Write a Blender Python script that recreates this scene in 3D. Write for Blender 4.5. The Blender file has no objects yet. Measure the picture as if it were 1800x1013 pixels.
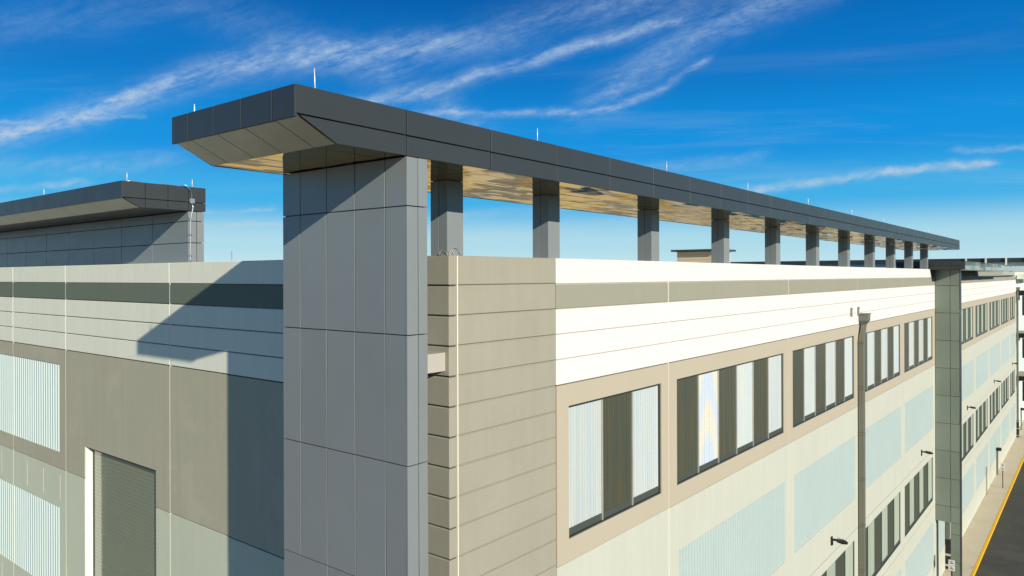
import bpy, bmesh, math, random
from mathutils import Vector, Matrix
random.seed(7)
S = bpy.context.scene
C = S.collection
H = 19.0                       # eye height above the road; all z below are given relative to the eye
A = math.radians(38.7)
FPX = 1298.0

# ---------------------------------------------------------------- camera
cam = bpy.data.cameras.new('camera'); co = bpy.data.objects.new('camera', cam); C.objects.link(co)
co.matrix_world = (Matrix.Translation((0, 0, H)) @ Matrix.Rotation(A, 4, 'Z') @ Matrix.Rotation(math.pi/2, 4, 'X')
                   @ Matrix.Rotation(-0.003, 4, 'Z'))
cam.sensor_width = 36; cam.lens = FPX/1800*36; cam.shift_y = -21/1800
cam.clip_end = 9000; cam.clip_start = .1
S.camera = co

# ---------------------------------------------------------------- light
SUN = Vector((1.0, -.402, .402)).normalized()
sl = bpy.data.lights.new('sun', 'SUN'); so = bpy.data.objects.new('sun', sl); C.objects.link(so)
sl.energy = 4.6; sl.angle = math.radians(.5); sl.color = (1.0, .925, .80)
so.rotation_euler = SUN.to_track_quat('Z', 'Y').to_euler()
S.view_settings.view_transform = 'Standard'; S.view_settings.look = 'None'
S.view_settings.exposure = .2; S.view_settings.gamma = 1; S.view_settings.use_curve_mapping = False

# ---------------------------------------------------------------- world: daylight sky with thin cirrus
W = bpy.data.worlds.new('World'); S.world = W; W.use_nodes = True
nt = W.node_tree; nt.nodes.clear()
class G:
    """small helper to write shader maths"""
    def __init__(s, nt): s.nt = nt
    def node(s, t, **kw):
        n = s.nt.nodes.new(t)
        for k, v in kw.items(): setattr(n, k, v)
        return n
    def put(s, sock, v):
        if hasattr(v, 'is_output') or isinstance(v, bpy.types.NodeSocket): s.nt.links.new(v, sock)
        else: sock.default_value = v
    def m(s, op, a, b=0.0, c=0.0, clamp=False):
        n = s.node('ShaderNodeMath', operation=op, use_clamp=clamp)
        s.put(n.inputs[0], a); s.put(n.inputs[1], b); s.put(n.inputs[2], c)
        return n.outputs[0]
    def dot(s, a, b):
        n = s.node('ShaderNodeVectorMath', operation='DOT_PRODUCT'); s.put(n.inputs[0], a); s.put(n.inputs[1], b); return n.outputs['Value']
    def vec(s, x, y, z):
        n = s.node('ShaderNodeCombineXYZ'); s.put(n.inputs[0], x); s.put(n.inputs[1], y); s.put(n.inputs[2], z); return n.outputs[0]
    def noise(s, v, sc, det=4, rough=.55, dist=0.0):
        n = s.node('ShaderNodeTexNoise'); s.put(n.inputs['Vector'], v); n.inputs['Scale'].default_value = sc
        n.inputs['Detail'].default_value = det; n.inputs['Roughness'].default_value = rough; n.inputs['Distortion'].default_value = dist
        return n.outputs[0]
    def ss(s, x, a, b):
        n = s.node('ShaderNodeMapRange', interpolation_type='SMOOTHSTEP'); s.put(n.inputs[0], x)
        n.inputs[1].default_value = a; n.inputs[2].default_value = b; n.inputs[3].default_value = 0; n.inputs[4].default_value = 1
        return n.outputs[0]
    def mix(s, f, a, b):
        n = s.node('ShaderNodeMix', data_type='RGBA'); s.put(n.inputs[0], f); s.put(n.inputs[6], a); s.put(n.inputs[7], b); return n.outputs[2]
g = G(nt)
sky = g.node('ShaderNodeTexSky', sky_type='NISHITA'); sky.sun_disc = False
sky.sun_elevation = math.asin(SUN.z); sky.sun_rotation = math.atan2(SUN.x, SUN.y)
sky.altitude = 0; sky.air_density = 1.0; sky.dust_density = .25; sky.ozone_density = 2.2
hs = g.node('ShaderNodeHueSaturation'); hs.inputs['Saturation'].default_value = 1.35; hs.inputs['Value'].default_value = 1.0
nt.links.new(sky.outputs[0], hs.inputs['Color'])
d = g.node('ShaderNodeTexCoord').outputs['Generated']
fw = (-math.sin(A), math.cos(A), 0); rt = (math.cos(A), math.sin(A), 0)
dep = g.m('MAXIMUM', g.dot(d, fw), .05)
r_ = g.m('DIVIDE', g.dot(d, rt), dep); e_ = g.m('DIVIDE', g.dot(d, (0, 0, 1)), dep)
front = g.ss(g.dot(d, fw), .15, .4)
w1 = g.m('SUBTRACT', g.noise(g.vec(r_, e_, 0), 4, 4, .6), .5)
w2 = g.m('SUBTRACT', g.noise(g.vec(r_, e_, 7), 14, 4, .65), .5)
rr = g.m('ADD', r_, g.m('MULTIPLY', w2, .04)); ee = g.m('ADD', e_, g.m('ADD', g.m('MULTIPLY', w1, .035), g.m('MULTIPLY', w2, .022)))
def yh(u): return 485.3+(977-u)*.003
def band(pts, w, amp):
    out = None
    for (u0, v0), (u1, v1) in zip(pts, pts[1:]):
        ax, ay = (u0-900)/FPX, (yh(u0)-v0)/FPX; bx, by = (u1-900)/FPX, (yh(u1)-v1)/FPX
        dx, dy = bx-ax, by-ay; L = math.hypot(dx, dy); dx /= L; dy /= L
        px = g.m('SUBTRACT', rr, ax); py = g.m('SUBTRACT', ee, ay)
        t = g.m('ADD', g.m('MULTIPLY', px, dx), g.m('MULTIPLY', py, dy))
        over = g.m('MAXIMUM', g.m('SUBTRACT', t, L), g.m('SUBTRACT', 0.0, t)); over = g.m('MULTIPLY', g.m('MAXIMUM', over, 0.0), .4)
        q = g.m('SUBTRACT', g.m('MULTIPLY', px, dy), g.m('MULTIPLY', py, dx))
        dist = g.m('SQRT', g.m('ADD', g.m('MULTIPLY', q, q), g.m('MULTIPLY', over, over)))
        ms = g.m('POWER', 2.718, g.m('MULTIPLY', g.m('POWER', g.m('DIVIDE', dist, w/FPX), 2), -1))
        out = ms if out is None else g.m('MAXIMUM', out, ms)
    return g.m('MULTIPLY', out, amp)
streaks = [
 ([(-60,258),(140,207),(350,132),(470,108),(590,100),(760,80)], 22, .62),
 ([(-60,240),(60,228),(250,160),(420,118)], 9, .35),
 ([(0,217),(250,208)], 3.5, .3),
 ([(590,190),(700,165),(800,148),(900,118),(1010,84),(1180,42)], 11, .68),
 ([(740,200),(900,198),(1070,194),(1150,163),(1235,115)], 6, .5),
 ([(560,95),(690,130),(800,200)], 26, .3),
 ([(1090,150),(1200,75),(1290,35),(1420,-20)], 30, .4),
 ([(850,70),(990,25),(1180,-5)], 30, .32),
 ([(1230,348),(1340,332),(1520,311),(1740,288)], 7, .7),
 ([(1690,268),(1860,250)], 6, .4),
 ([(1100,298),(1330,275)], 11, .2),
 ([(-40,342),(150,318)], 6, .4),
 ([(-20,300),(120,292),(300,282)], 14, .22),
 ([(350,374),(480,366)], 4, .3), ([(350,399),(520,394)], 4.5, .5), ([(350,428),(470,416)], 3.5, .3),
 ([(800,385),(1000,365)], 8, .25), ([(760,425),(1000,410)], 10, .25), ([(1000,400),(1150,385)], 9, .2),
 ([(20,40),(180,20)], 40, .12), ([(330,0),(480,60)], 36, .12),
]
cl = None
for pts, w, a in streaks:
    b = band(pts, w, a); cl = b if cl is None else g.m('ADD', cl, b)
# fibrous breakup
fib = g.noise(g.vec(g.m('ADD', g.m('MULTIPLY', rr, 7.0), g.m('MULTIPLY', ee, 9.0)), g.m('SUBTRACT', g.m('MULTIPLY', ee, 46.0), g.m('MULTIPLY', rr, 17.0)), 0), 1.0, 7, .68)
fib2 = g.noise(g.vec(g.m('MULTIPLY', rr, 1.0), g.m('MULTIPLY', ee, 1.8), 3), 44, 7, .7)
brk = g.m('MULTIPLY', g.ss(fib, .24, .66), g.m('SUBTRACT', g.m('MULTIPLY', fib2, 2.6), .35))
cl = g.m('MULTIPLY', g.m('MULTIPLY', cl, brk), front)
# thin general veil, in sky-plane coordinates so that it goes on all round
dz = g.m('ADD', g.m('MAXIMUM', g.dot(d, (0, 0, 1)), 0.0), .09)
cx = g.m('DIVIDE', g.dot(d, (1, 0, 0)), dz); cy = g.m('DIVIDE', g.dot(d, (0, 1, 0)), dz)
ca, sa = math.cos(.5), math.sin(.5)
vx = g.m('ADD', g.m('MULTIPLY', cx, ca), g.m('MULTIPLY', cy, sa)); vy = g.m('SUBTRACT', g.m('MULTIPLY', cy, ca), g.m('MULTIPLY', cx, sa))
veil = g.noise(g.vec(g.m('MULTIPLY', vx, .35), g.m('MULTIPLY', vy, 1.1), 1), 1.0, 8, .62, .6)
veil = g.m('MULTIPLY', g.ss(veil, .5, .85), .3)
cl = g.m('MINIMUM', g.m('ADD', cl, veil), .85)
ccol = g.mix(g.ss(e_, 0.0, .35), (5.6, 6.6, 7.2, 1), (4.0, 5.6, 7.6, 1))
zz_ = g.dot(d, (0, 0, 1))
rp = g.node('ShaderNodeValToRGB'); nt.links.new(zz_, rp.inputs[0]); cr = rp.color_ramp; cr.interpolation = 'EASE'
cr.elements[0].position = 0.0; cr.elements[0].color = (.62, .86, .94, 1)
cr.elements[1].position = 1.0; cr.elements[1].color = (.012, .055, .19, 1)
for p_, c_ in ((.045, (.44, .76, .90, 1)), (.10, (.045, .46, .87, 1)), (.17, (.001, .305, .80, 1)), (.27, (.0, .19, .61, 1)), (.38, (.0, .105, .41, 1))):
    el = cr.elements.new(p_); el.color = c_
vs = g.node('ShaderNodeVectorMath', operation='SCALE'); nt.links.new(rp.outputs[0], vs.inputs[0]); vs.inputs['Scale'].default_value = 9.2
base = g.mix(.95, hs.outputs[0], vs.outputs[0])
col = g.mix(cl, base, ccol)
bg = g.node('ShaderNodeBackground'); nt.links.new(col, bg.inputs[0]); bg.inputs[1].default_value = .088
nt.links.new(bg.outputs[0], g.node('ShaderNodeOutputWorld').inputs[0])

# ---------------------------------------------------------------- materials
def mat(name, c, rough=.7, metal=0.0, var=.06, sc=2.0, streak=0.0, bump=0.0, bsc=60, rnd=0.0, coat=0.0, spec=.5, dirt=None):
    m = bpy.data.materials.new(name); m.use_nodes = True; t = m.node_tree; k = G(t)
    p = t.nodes['Principled BSDF']
    pos = k.node('ShaderNodeNewGeometry').outputs['Position']
    v = k.m('MULTIPLY', k.m('SUBTRACT', k.noise(pos, sc, 5, .6), .5), var*4)
    v = k.m('ADD', v, k.m('MULTIPLY', k.m('SUBTRACT', k.noise(pos, sc*9, 3, .6), .5), var*1.2))
    if streak:
        mp = k.node('ShaderNodeMapping'); mp.inputs['Scale'].default_value = (3.5, 3.5, .22); t.links.new(pos, mp.inputs[0])
        v = k.m('ADD', v, k.m('MULTIPLY', k.m('SUBTRACT', k.noise(mp.outputs[0], 1.6, 5, .6), .5), streak*2))
    if rnd:
        v = k.m('ADD', v, k.m('MULTIPLY', k.m('SUBTRACT', k.node('ShaderNodeObjectInfo').outputs['Random'], .5), rnd*2))
    f = k.m('ADD', v, 1.0)
    vm = k.node('ShaderNodeVectorMath', operation='SCALE'); vm.inputs[0].default_value = c; k.put(vm.inputs['Scale'], f)
    colr = vm.outputs[0]
    if dirt:
        mk = k.ss(k.noise(pos, dirt[1], 6, .7), dirt[2], dirt[2]+.12)
        colr = k.mix(k.m('MULTIPLY', mk, dirt[3]), colr, (*dirt[0], 1))
    t.links.new(colr, p.inputs['Base Color'])
    rn = k.m('ADD', rough, k.m('MULTIPLY', k.m('SUBTRACT', k.noise(pos, sc*2.3, 4, .6), .5), .25*min(1, rough*2)), clamp=True)
    t.links.new(rn, p.inputs['Roughness']); p.inputs['Metallic'].default_value = metal
    p.inputs['Specular IOR Level'].default_value = spec
    if coat: p.inputs['Coat Weight'].default_value = coat; p.inputs['Coat Roughness'].default_value = .08
    if bump:
        b = k.node('ShaderNodeBump'); b.inputs['Strength'].default_value = bump; b.inputs['Distance'].default_value = .01
        t.links.new(k.noise(pos, bsc, 3, .6), b.inputs['Height']); t.links.new(b.outputs[0], p.inputs['Normal'])
    return m
M = {}
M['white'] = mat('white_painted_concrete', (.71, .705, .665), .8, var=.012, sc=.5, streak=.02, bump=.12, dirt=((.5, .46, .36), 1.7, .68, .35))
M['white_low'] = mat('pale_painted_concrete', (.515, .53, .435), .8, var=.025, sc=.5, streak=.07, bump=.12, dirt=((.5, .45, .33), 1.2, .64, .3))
M['tan'] = mat('tan_painted_concrete', (.455, .405, .30), .8, var=.015, sc=.6, streak=.02, bump=.12)
M['stripe'] = mat('grey_green_painted_concrete', (.30, .298, .222), .8, var=.02, sc=.8, streak=.04, bump=.15)
M['block'] = mat('taupe_painted_concrete', (.33, .315, .24), .78, var=.04, sc=.9, streak=.07, bump=.2, dirt=((.5, .47, .4), 4.5, .74, .4))
M['s_light'] = mat('lifted_white_painted_concrete', (.82, .82, .64), .75, var=.03, sc=.5, streak=.08, bump=.12, dirt=((.6, .58, .46), 2.4, .66, .4))  # white paint made lighter to offset the weak sun on the south wall
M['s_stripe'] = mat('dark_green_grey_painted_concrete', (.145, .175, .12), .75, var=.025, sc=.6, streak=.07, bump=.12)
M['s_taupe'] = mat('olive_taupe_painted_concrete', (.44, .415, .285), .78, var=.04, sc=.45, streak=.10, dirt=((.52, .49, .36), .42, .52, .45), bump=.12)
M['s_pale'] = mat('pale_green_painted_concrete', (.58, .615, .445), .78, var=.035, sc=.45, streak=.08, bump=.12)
M['groove'] = mat('shallow_groove', (.54, .53, .42), .85, var=.02)
M['brk'] = mat('pale_beige_painted_steel', (.46, .43, .37), .6, var=.03)
M['seal'] = mat('joint_sealant', (.86, .76, .62), .7, var=.02)
M['core'] = mat('dark_joint_backing', (.075, .075, .075), .9, var=.02)  # plain dark backing behind joints and inside cores
M['acm'] = mat('grey_metal_composite_panel', (.235, .26, .255), .38, .1, bump=.35, bsc=1.6, var=.03, sc=1.2, rnd=.035, dirt=((.3, .3, .29), 3.5, .76, .22))
M['acm2'] = mat('green_grey_metal_composite_panel', (.21, .25, .20), .36, .15, var=.03, sc=.8, rnd=.07)
M['fascia'] = mat('charcoal_metal_composite_panel', (.042, .049, .047), .42, .1, var=.03, sc=1.2, rnd=.05, dirt=((.12, .12, .11), 5, .78, .3))
M['gloss'] = mat('glossy_grey_fascia', (.55, .62, .62), .04, .85, var=.03)
M['roof'] = mat('tan_roof_membrane', (.82, .72, .54), .85, var=.08, sc=.35, dirt=((.3, .24, .16), .5, .55, .6))
M['frame'] = mat('dark_window_frame', (.05, .058, .055), .4, .3)
M['mull'] = mat('pale_aluminium_mullion', (.50, .48, .42), .45, .4)
M['sill'] = mat('green_grey_sill', (.10, .12, .10), .3, .3)
M['corr'] = mat('pale_blue_corrugated_panel', (.475, .575, .545), .4, 0, var=.02, sc=.5, streak=.05)
M['down'] = mat('grey_green_downspout', (.20, .20, .155), .45, .3, var=.04)
M['galv'] = mat('galvanised_metal', (.62, .63, .62), .35, .8, var=.05)
M['rod'] = mat('bright_aluminium_rod', (.85, .85, .83), .4, .3)
M['black'] = mat('black_painted_metal', (.018, .018, .02), .45, .2)
M['asphalt'] = mat('asphalt', (.055, .055, .042), .9, var=.16, sc=.35, bump=.5, bsc=40, dirt=((.09, .085, .06), .22, .52, .5))
M['paving'] = mat('concrete_pavement', (.60, .52, .36), .85, var=.07, sc=.6, bump=.2, dirt=((.26, .2, .12), .7, .6, .5))
M['yellow'] = mat('yellow_kerb_paint', (.80, .46, .012), .6, var=.05, sc=3, dirt=((.35, .25, .08), 3, .72, .5))
M['ground'] = mat('dry_ground', (.16, .14, .10), .95, var=.2, sc=.02)
M['beige'] = mat('beige_metal_siding', (.62, .52, .33), .6, var=.05, sc=.6)
M['signw'] = mat('white_sign_plate', (.75, .73, .70), .5)
M['red'] = mat('red_sign_print', (.33, .09, .09), .5)
M['cable'] = mat('grey_cable', (.5, .46, .40), .5, .4)
M['leaf'] = mat('foliage', (.05, .075, .03), .8, var=.3, sc=.3)
M['bark'] = mat('bark', (.12, .09, .06), .9, var=.1)
M['bluewall'] = mat('pale_blue_green_wall', (.62, .72, .66), .75, var=.02, streak=.04)
M['slab'] = mat('brown_grey_concrete_slab', (.32, .28, .20), .85, var=.08)

def pane_mat(name, base, cA, cB, amt, rough, metal, spec=.5, arch=False):
    """ribbed translucent sheet with a faint film tint that changes across it"""
    m = bpy.data.materials.new(name); m.use_nodes = True; t = m.node_tree; k = G(t); p = t.nodes['Principled BSDF']
    pos = k.node('ShaderNodeNewGeometry').outputs['Position']
    mp = k.node('ShaderNodeMapping'); mp.inputs['Scale'].default_value = (1, 9, .35); t.links.new(pos, mp.inputs[0])
    n = k.noise(mp.outputs[0], 1.3, 3, .6, .4)
    mp2 = k.node('ShaderNodeMapping'); mp2.inputs['Scale'].default_value = (1, 31, .12); t.links.new(pos, mp2.inputs[0])
    n2 = k.noise(mp2.outputs[0], 1.0, 2, .6)
    colr = k.mix(k.ss(n, .35, .65), (*cA, 1), (*cB, 1))
    colr = k.mix(amt, (*base, 1), colr)
    if arch:
        tc = k.node('ShaderNodeSeparateXYZ'); t.links.new(k.node('ShaderNodeTexCoord').outputs['Object'], tc.inputs[0])
        y2 = k.m('MULTIPLY', tc.outputs[1], tc.outputs[1])
        h = k.m('ADD', tc.outputs[2], k.m('MULTIPLY', y2, 3.6))
        w = k.m('SINE', k.m('MULTIPLY', k.m('ADD', h, .42), 3.4))
        colr = k.mix(k.ss(w, -.5, .6), (.42, .52, .66, 1), (.66, .56, .32, 1))
        colr = k.mix(.5, colr, (*base, 1))
    vm = k.node('ShaderNodeVectorMath', operation='SCALE'); t.links.new(colr, vm.inputs[0])
    k.put(vm.inputs['Scale'], k.m('ADD', k.m('ADD', .66, k.m('MULTIPLY', n2, .5)), k.m('MULTIPLY', k.node('ShaderNodeObjectInfo').outputs['Random'], .16)))
    t.links.new(vm.outputs[0], p.inputs['Base Color'])
    p.inputs['Roughness'].default_value = rough; p.inputs['Metallic'].default_value = metal; p.inputs['Specular IOR Level'].default_value = spec
    return m
M['plight'] = pane_mat('light_ribbed_sheet', (.50, .56, .54), (.56, .56, .46), (.42, .53, .60), .45, .35, 0)
M['pdark'] = pane_mat('dark_ribbed_sheet', (.085, .10, .07), (.10, .085, .045), (.055, .075, .065), .7, .3, .1)
M['pfilm'] = pane_mat('iridescent_ribbed_sheet', (.62, .68, .70), (.62, .62, .50), (.45, .60, .70), .45, .35, 0, arch=True)
M['plight2'] = pane_mat('pale_green_ribbed_sheet', (.36, .42, .34), (.40, .42, .30), (.30, .40, .36), .5, .4, 0)
M['pdark2'] = pane_mat('dark_green_ribbed_sheet', (.075, .09, .065), (.09, .09, .055), (.06, .085, .07), .5, .35, .1)

def roof_mat():
    m = mat('gold_patch_roof', (.6, .55, .42), .85, var=.05, sc=.5); t = m.node_tree; k = G(t); p = t.nodes['Principled BSDF']  # invented gold patches, coloured only for the soffit mirror to reflect
    pos = k.node('ShaderNodeNewGeometry').outputs['Position']
    mp = k.node('ShaderNodeMapping'); mp.inputs['Scale'].default_value = (.62, .24, 1); t.links.new(pos, mp.inputs[0])
    vo = k.node('ShaderNodeTexVoronoi', distance='CHEBYCHEV', feature='F1'); vo.inputs['Scale'].default_value = 1.0; vo.inputs['Randomness'].default_value = .75
    t.links.new(mp.outputs[0], vo.inputs['Vector']); sx = k.node('ShaderNodeSeparateColor'); t.links.new(vo.outputs['Color'], sx.inputs[0])
    r = sx.outputs[0]
    c = k.mix(k.ss(r, .26, .28), (.30, .29, .24, 1), (.62, .56, .42, 1))
    c = k.mix(k.ss(r, .46, .48), c, (1.0, .80, .36, 1)); c = k.mix(k.ss(r, .76, .78), c, (.60, .42, .11, 1)); c = k.mix(k.ss(r, .9, .92), c, (.95, .85, .6, 1))
    t.links.new(c, p.inputs['Base Color']); return m
M['roof'] = roof_mat()
def soffit_mat():
    m = bpy.data.materials.new('gold_tint_mirror_soffit'); m.use_nodes = True; t = m.node_tree; k = G(t); p = t.nodes['Principled BSDF']
    pos = k.node('ShaderNodeNewGeometry').outputs['Position']
    mp = k.node('ShaderNodeMapping'); mp.inputs['Scale'].default_value = (5.0, 1.3, 1); mp.inputs['Rotation'].default_value = (0, 0, .02)
    t.links.new(pos, mp.inputs[0])
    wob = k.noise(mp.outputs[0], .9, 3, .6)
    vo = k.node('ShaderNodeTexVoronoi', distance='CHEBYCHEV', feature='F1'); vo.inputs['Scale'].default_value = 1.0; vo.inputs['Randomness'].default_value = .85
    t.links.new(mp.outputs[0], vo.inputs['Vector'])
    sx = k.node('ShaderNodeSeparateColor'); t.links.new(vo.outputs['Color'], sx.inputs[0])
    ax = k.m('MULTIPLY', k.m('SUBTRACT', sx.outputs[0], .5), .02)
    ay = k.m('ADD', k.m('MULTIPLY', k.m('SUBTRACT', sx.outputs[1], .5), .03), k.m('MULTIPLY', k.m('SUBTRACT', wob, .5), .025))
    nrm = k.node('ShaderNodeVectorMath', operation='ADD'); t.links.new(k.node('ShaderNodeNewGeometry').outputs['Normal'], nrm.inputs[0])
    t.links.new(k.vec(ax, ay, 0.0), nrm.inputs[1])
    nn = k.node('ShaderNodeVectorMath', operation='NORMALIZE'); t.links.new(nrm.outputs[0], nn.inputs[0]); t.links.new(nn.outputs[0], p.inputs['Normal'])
    c = k.mix(sx.outputs[2], (.80, .74, .62, 1), (.90, .79, .58, 1))  # gold tint by cell stands in for warm reflections in the neutral metal
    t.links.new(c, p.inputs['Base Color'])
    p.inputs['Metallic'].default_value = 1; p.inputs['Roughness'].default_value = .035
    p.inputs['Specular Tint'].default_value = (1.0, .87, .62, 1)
    return m
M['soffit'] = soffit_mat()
M['chamf'] = mat('champagne_metal_end_panel', (.27, .255, .225), .3, .85, var=.02)

def door_mat():
    m = mat('glazed_slatted_door', (.23, .27, .17), .1, .1, var=.03, coat=1.0)
    return m
M['door'] = door_mat()
M['yard'] = mat('yard_concrete', (.30, .27, .21), .9, var=.1, sc=.2)

# ---------------------------------------------------------------- geometry helpers
cache = {}
def thing(name, label, cat, loc, group=None):
    o = bpy.data.objects.new(name, None); C.objects.link(o); o.location = (loc[0], loc[1], loc[2]+H)
    o.empty_display_size = .2
    o['label'] = label; o['category'] = cat
    if group: o['group'] = group
    return o
def link(name, me, m, loc, parent=None):
    if m is not None and not me.materials: me.materials.append(M[m])
    o = bpy.data.objects.new(name, me); C.objects.link(o)
    p = Vector(loc) + Vector((0, 0, H))
    if parent:
        o.parent = parent; q = parent; off = Vector((0, 0, 0))
        while q: off += q.location; q = q.parent
        p -= off
    o.location = p
    return o
def box(name, x0, x1, y0, y1, z0, z1, m, parent=None, bev=.004, tilt=0):
    sx, sy, sz = x1-x0, y1-y0, z1-z0
    key = (round(sx, 3), round(sy, 3), round(sz, 3), m, bev)
    me = cache.get(key)
    if me is None:
        bm = bmesh.new(); bmesh.ops.create_cube(bm, size=1); bmesh.ops.scale(bm, vec=(sx, sy, sz), verts=bm.verts)
        if bev: bmesh.ops.bevel(bm, geom=list(bm.edges), offset=min(bev, .3*min(sx, sy, sz)), segments=1, affect='EDGES', profile=.5)
        me = bpy.data.meshes.new(name); bm.to_mesh(me); bm.free(); cache[key] = me
    o = link(name, me, m, ((x0+x1)/2, (y0+y1)/2, (z0+z1)/2), parent)
    if tilt: o.rotation_euler = tuple(random.gauss(0, tilt) for _ in range(3))
    return o
def mesh(name, verts, faces, m, parent=None, org=(0, 0, 0)):
    me = bpy.data.meshes.new(name); me.from_pydata([(v[0]-org[0], v[1]-org[1], v[2]-org[2]) for v in verts], [], faces); me.update()
    bm = bmesh.new(); bm.from_mesh(me); bmesh.ops.recalc_face_normals(bm, faces=bm.faces); bm.to_mesh(me); bm.free()
    return link(name, me, m, org, parent)
def multibox(name, boxes, m, parent=None, org=None):
    v = []; f = []
    for x0, x1, y0, y1, z0, z1 in boxes:
        b = len(v); v += [(x, y, z) for z in (z0, z1) for y in (y0, y1) for x in (x0, x1)]
        f += [tuple(b+i for i in q) for q in ((0, 2, 3, 1), (4, 5, 7, 6), (0, 1, 5, 4), (2, 6, 7, 3), (0, 4, 6, 2), (1, 3, 7, 5))]
    if org is None: org = v[0]
    return mesh(name, v, f, m, parent, org)
def tube(name, pts, r, m, parent=None, n=8, r1=None):
    pts = [Vector(p) for p in pts]; v = []; f = []
    for i, p in enumerate(pts):
        t = (pts[min(i+1, len(pts)-1)]-pts[max(i-1, 0)]).normalized()
        a = t.orthogonal().normalized() if abs(t.z) < .95 else Vector((1, 0, 0)); a = (a - t*a.dot(t)).normalized(); b = t.cross(a)
        rad = r if r1 is None else r+(r1-r)*i/(len(pts)-1)
        v += [p+a*math.cos(2*math.pi*k/n)*rad+b*math.sin(2*math.pi*k/n)*rad for k in range(n)]
    for i in range(len(pts)-1):
        f += [(i*n+k, i*n+(k+1) % n, (i+1)*n+(k+1) % n, (i+1)*n+k) for k in range(n)]
    f += [tuple(range(n))[::-1], tuple((len(pts)-1)*n+k for k in range(n))]
    o = mesh(name, v, f, m, parent, tuple(pts[0]))
    for p_ in o.data.polygons: p_.use_smooth = len(p_.vertices) == 4
    return o
def arc(p, q, h, n=10):
    p, q = Vector(p), Vector(q)
    return [p.lerp(q, t/n)+Vector((0, 0, h*math.sin(math.pi*t/n))) for t in range(n+1)]
# a wall face: 'E' = faces +x on plane x = plane, runs along y;  'S' = faces -y on plane y = plane, runs along x
def wb(name, face, plane, a0, a1, z0, z1, m, parent, out=0.0, th=.16, bev=.006, tilt=0):
    if face == 'E': return box(name, plane-th+out, plane+out, a0, a1, z0, z1, m, parent, bev, tilt)
    return box(name, a0, a1, plane-out, plane+th-out, z0, z1, m, parent, bev, tilt)
def ringpanel(name, face, plane, a0, a1, z0, z1, b0, b1, c0, c1, m, parent, th=.16):
    """flat panel with one rectangular opening (b0..b1 by c0..c1)"""
    def P(a, z, d): return (plane-d, a, z) if face == 'E' else (a, plane+d, z)
    o = [(a0, z0), (a1, z0), (a1, z1), (a0, z1)]; i = [(b0, c0), (b1, c0), (b1, c1), (b0, c1)]
    v = [P(a, z, 0) for a, z in o] + [P(a, z, 0) for a, z in i] + [P(a, z, th) for a, z in o] + [P(a, z, th) for a, z in i]
    f = []
    for k in range(4):
        n = (k+1) % 4
        f += [(k, n, 4+n, 4+k), (8+k, 12+k, 12+n, 8+n), (k, 8+k, 8+n, n), (4+k, 4+n, 12+n, 12+k)]
    me = mesh(name, v, f, m, parent, P(a0, z0, 0)); return me
rib_cache = {}
def ribbed(name, face, plane, a0, a1, z0, z1, m, parent, per=.165, dpt=.055, prof=(0, .12, .5, .62)):
    """vertical corrugated sheet, outermost skin at plane"""
    W_ = a1-a0; n = max(2, round(W_/per)); key = (face, round(W_, 3), round(z1-z0, 3), m, per)
    me = rib_cache.get(key)
    if me is None:
        p = W_/n; ln = []
        for k in range(n):
            for t, d_ in zip(prof, (0, dpt, dpt, 0)): ln.append((k*p+t*p-W_/2, d_))
        ln.append((W_/2, 0)); hz = (z1-z0)/2
        v = []
        for a, d_ in ln:
            for z in (-hz, hz): v.append((-d_, a, z) if face == 'E' else (a, d_, z))
        f = [(2*k, 2*k+2, 2*k+3, 2*k+1) if face == 'E' else (2*k, 2*k+2, 2*k+3, 2*k+1) for k in range(len(ln)-1)]
        # back skin gives the sheet its thickness
        nb = len(v); bd = dpt+.02
        for a in (-W_/2, W_/2):
            for z in (-hz, hz): v.append((-bd, a, z) if face == 'E' else (a, bd, z))
        f += [(nb, nb+1, nb+3, nb+2), (0, 1, nb+1, nb), (len(ln)*2-2, nb+2, nb+3, len(ln)*2-1)]
        me = bpy.data.meshes.new(name); me.from_pydata(v, [], f); me.update()
        rib_cache[key] = me
    c = ((plane, (a0+a1)/2, (z0+z1)/2) if face == 'E' else ((a0+a1)/2, plane, (z0+z1)/2))
    return link(name, me, m, c, parent)

def structure(o): o['kind'] = 'structure'; return o

# ---------------------------------------------------------------- ground, road, pavement
structure(mesh('ground', [(-4000, -4000, -19.16), (4000, -4000, -19.16), (4000, 4000, -19.16), (-4000, 4000, -19.16)], [(0, 1, 2, 3)], 'ground'))
structure(box('road', -6.45, 34, -60, 240, -19.5, -19.13, 'asphalt', None, 0))
structure(box('yard', -120, -6.42, -60, 8.2, -19.5, -19.134, 'yard', None, 0))
pv = box('pavement', -8.3, -6.625, 8.5, 230, -19.4, -19.03, 'paving', None, 0); structure(pv)
y = 9.0; k = 0
while y < 120:
    box('paving_slab', -7.99, -6.63, y, y+3.56, -19.08, -19.0, 'paving', pv, .008); y += 3.6 if abs(y+3.6-75.6) > .3 else 3.68
y = 9.0
while y < 150:
    box('kerb_stone', -6.62, -6.44, y, y+2.985, -19.3, -18.995, 'yellow', pv, .02); y += 3.0
rd = bpy.data.objects['road']
for yy, sl_ in ((75.4, -.03), (58.5, .02), (49.3, -.12), (88.2, .01)):
    mesh('crack_joint', [(-6.4, yy, -19.127), (10, yy+sl_*16, -19.127), (10, yy+.07+sl_*16, -19.127), (-6.4, yy+.07, -19.127)], [(0, 1, 2, 3)], 'core', rd, (-6.4, yy, -19.127))

# ---------------------------------------------------------------- main warehouse
WH = thing('warehouse_building', 'long white and tan concrete warehouse with taupe corner block and rows of ribbed window strips', 'building', (-8, 8.41, -19))
EX, SY = -8.0, 8.41
G_ = .011
Z = [.33, -.155, -.625, -1.10, -1.58, -2.06]
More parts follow.
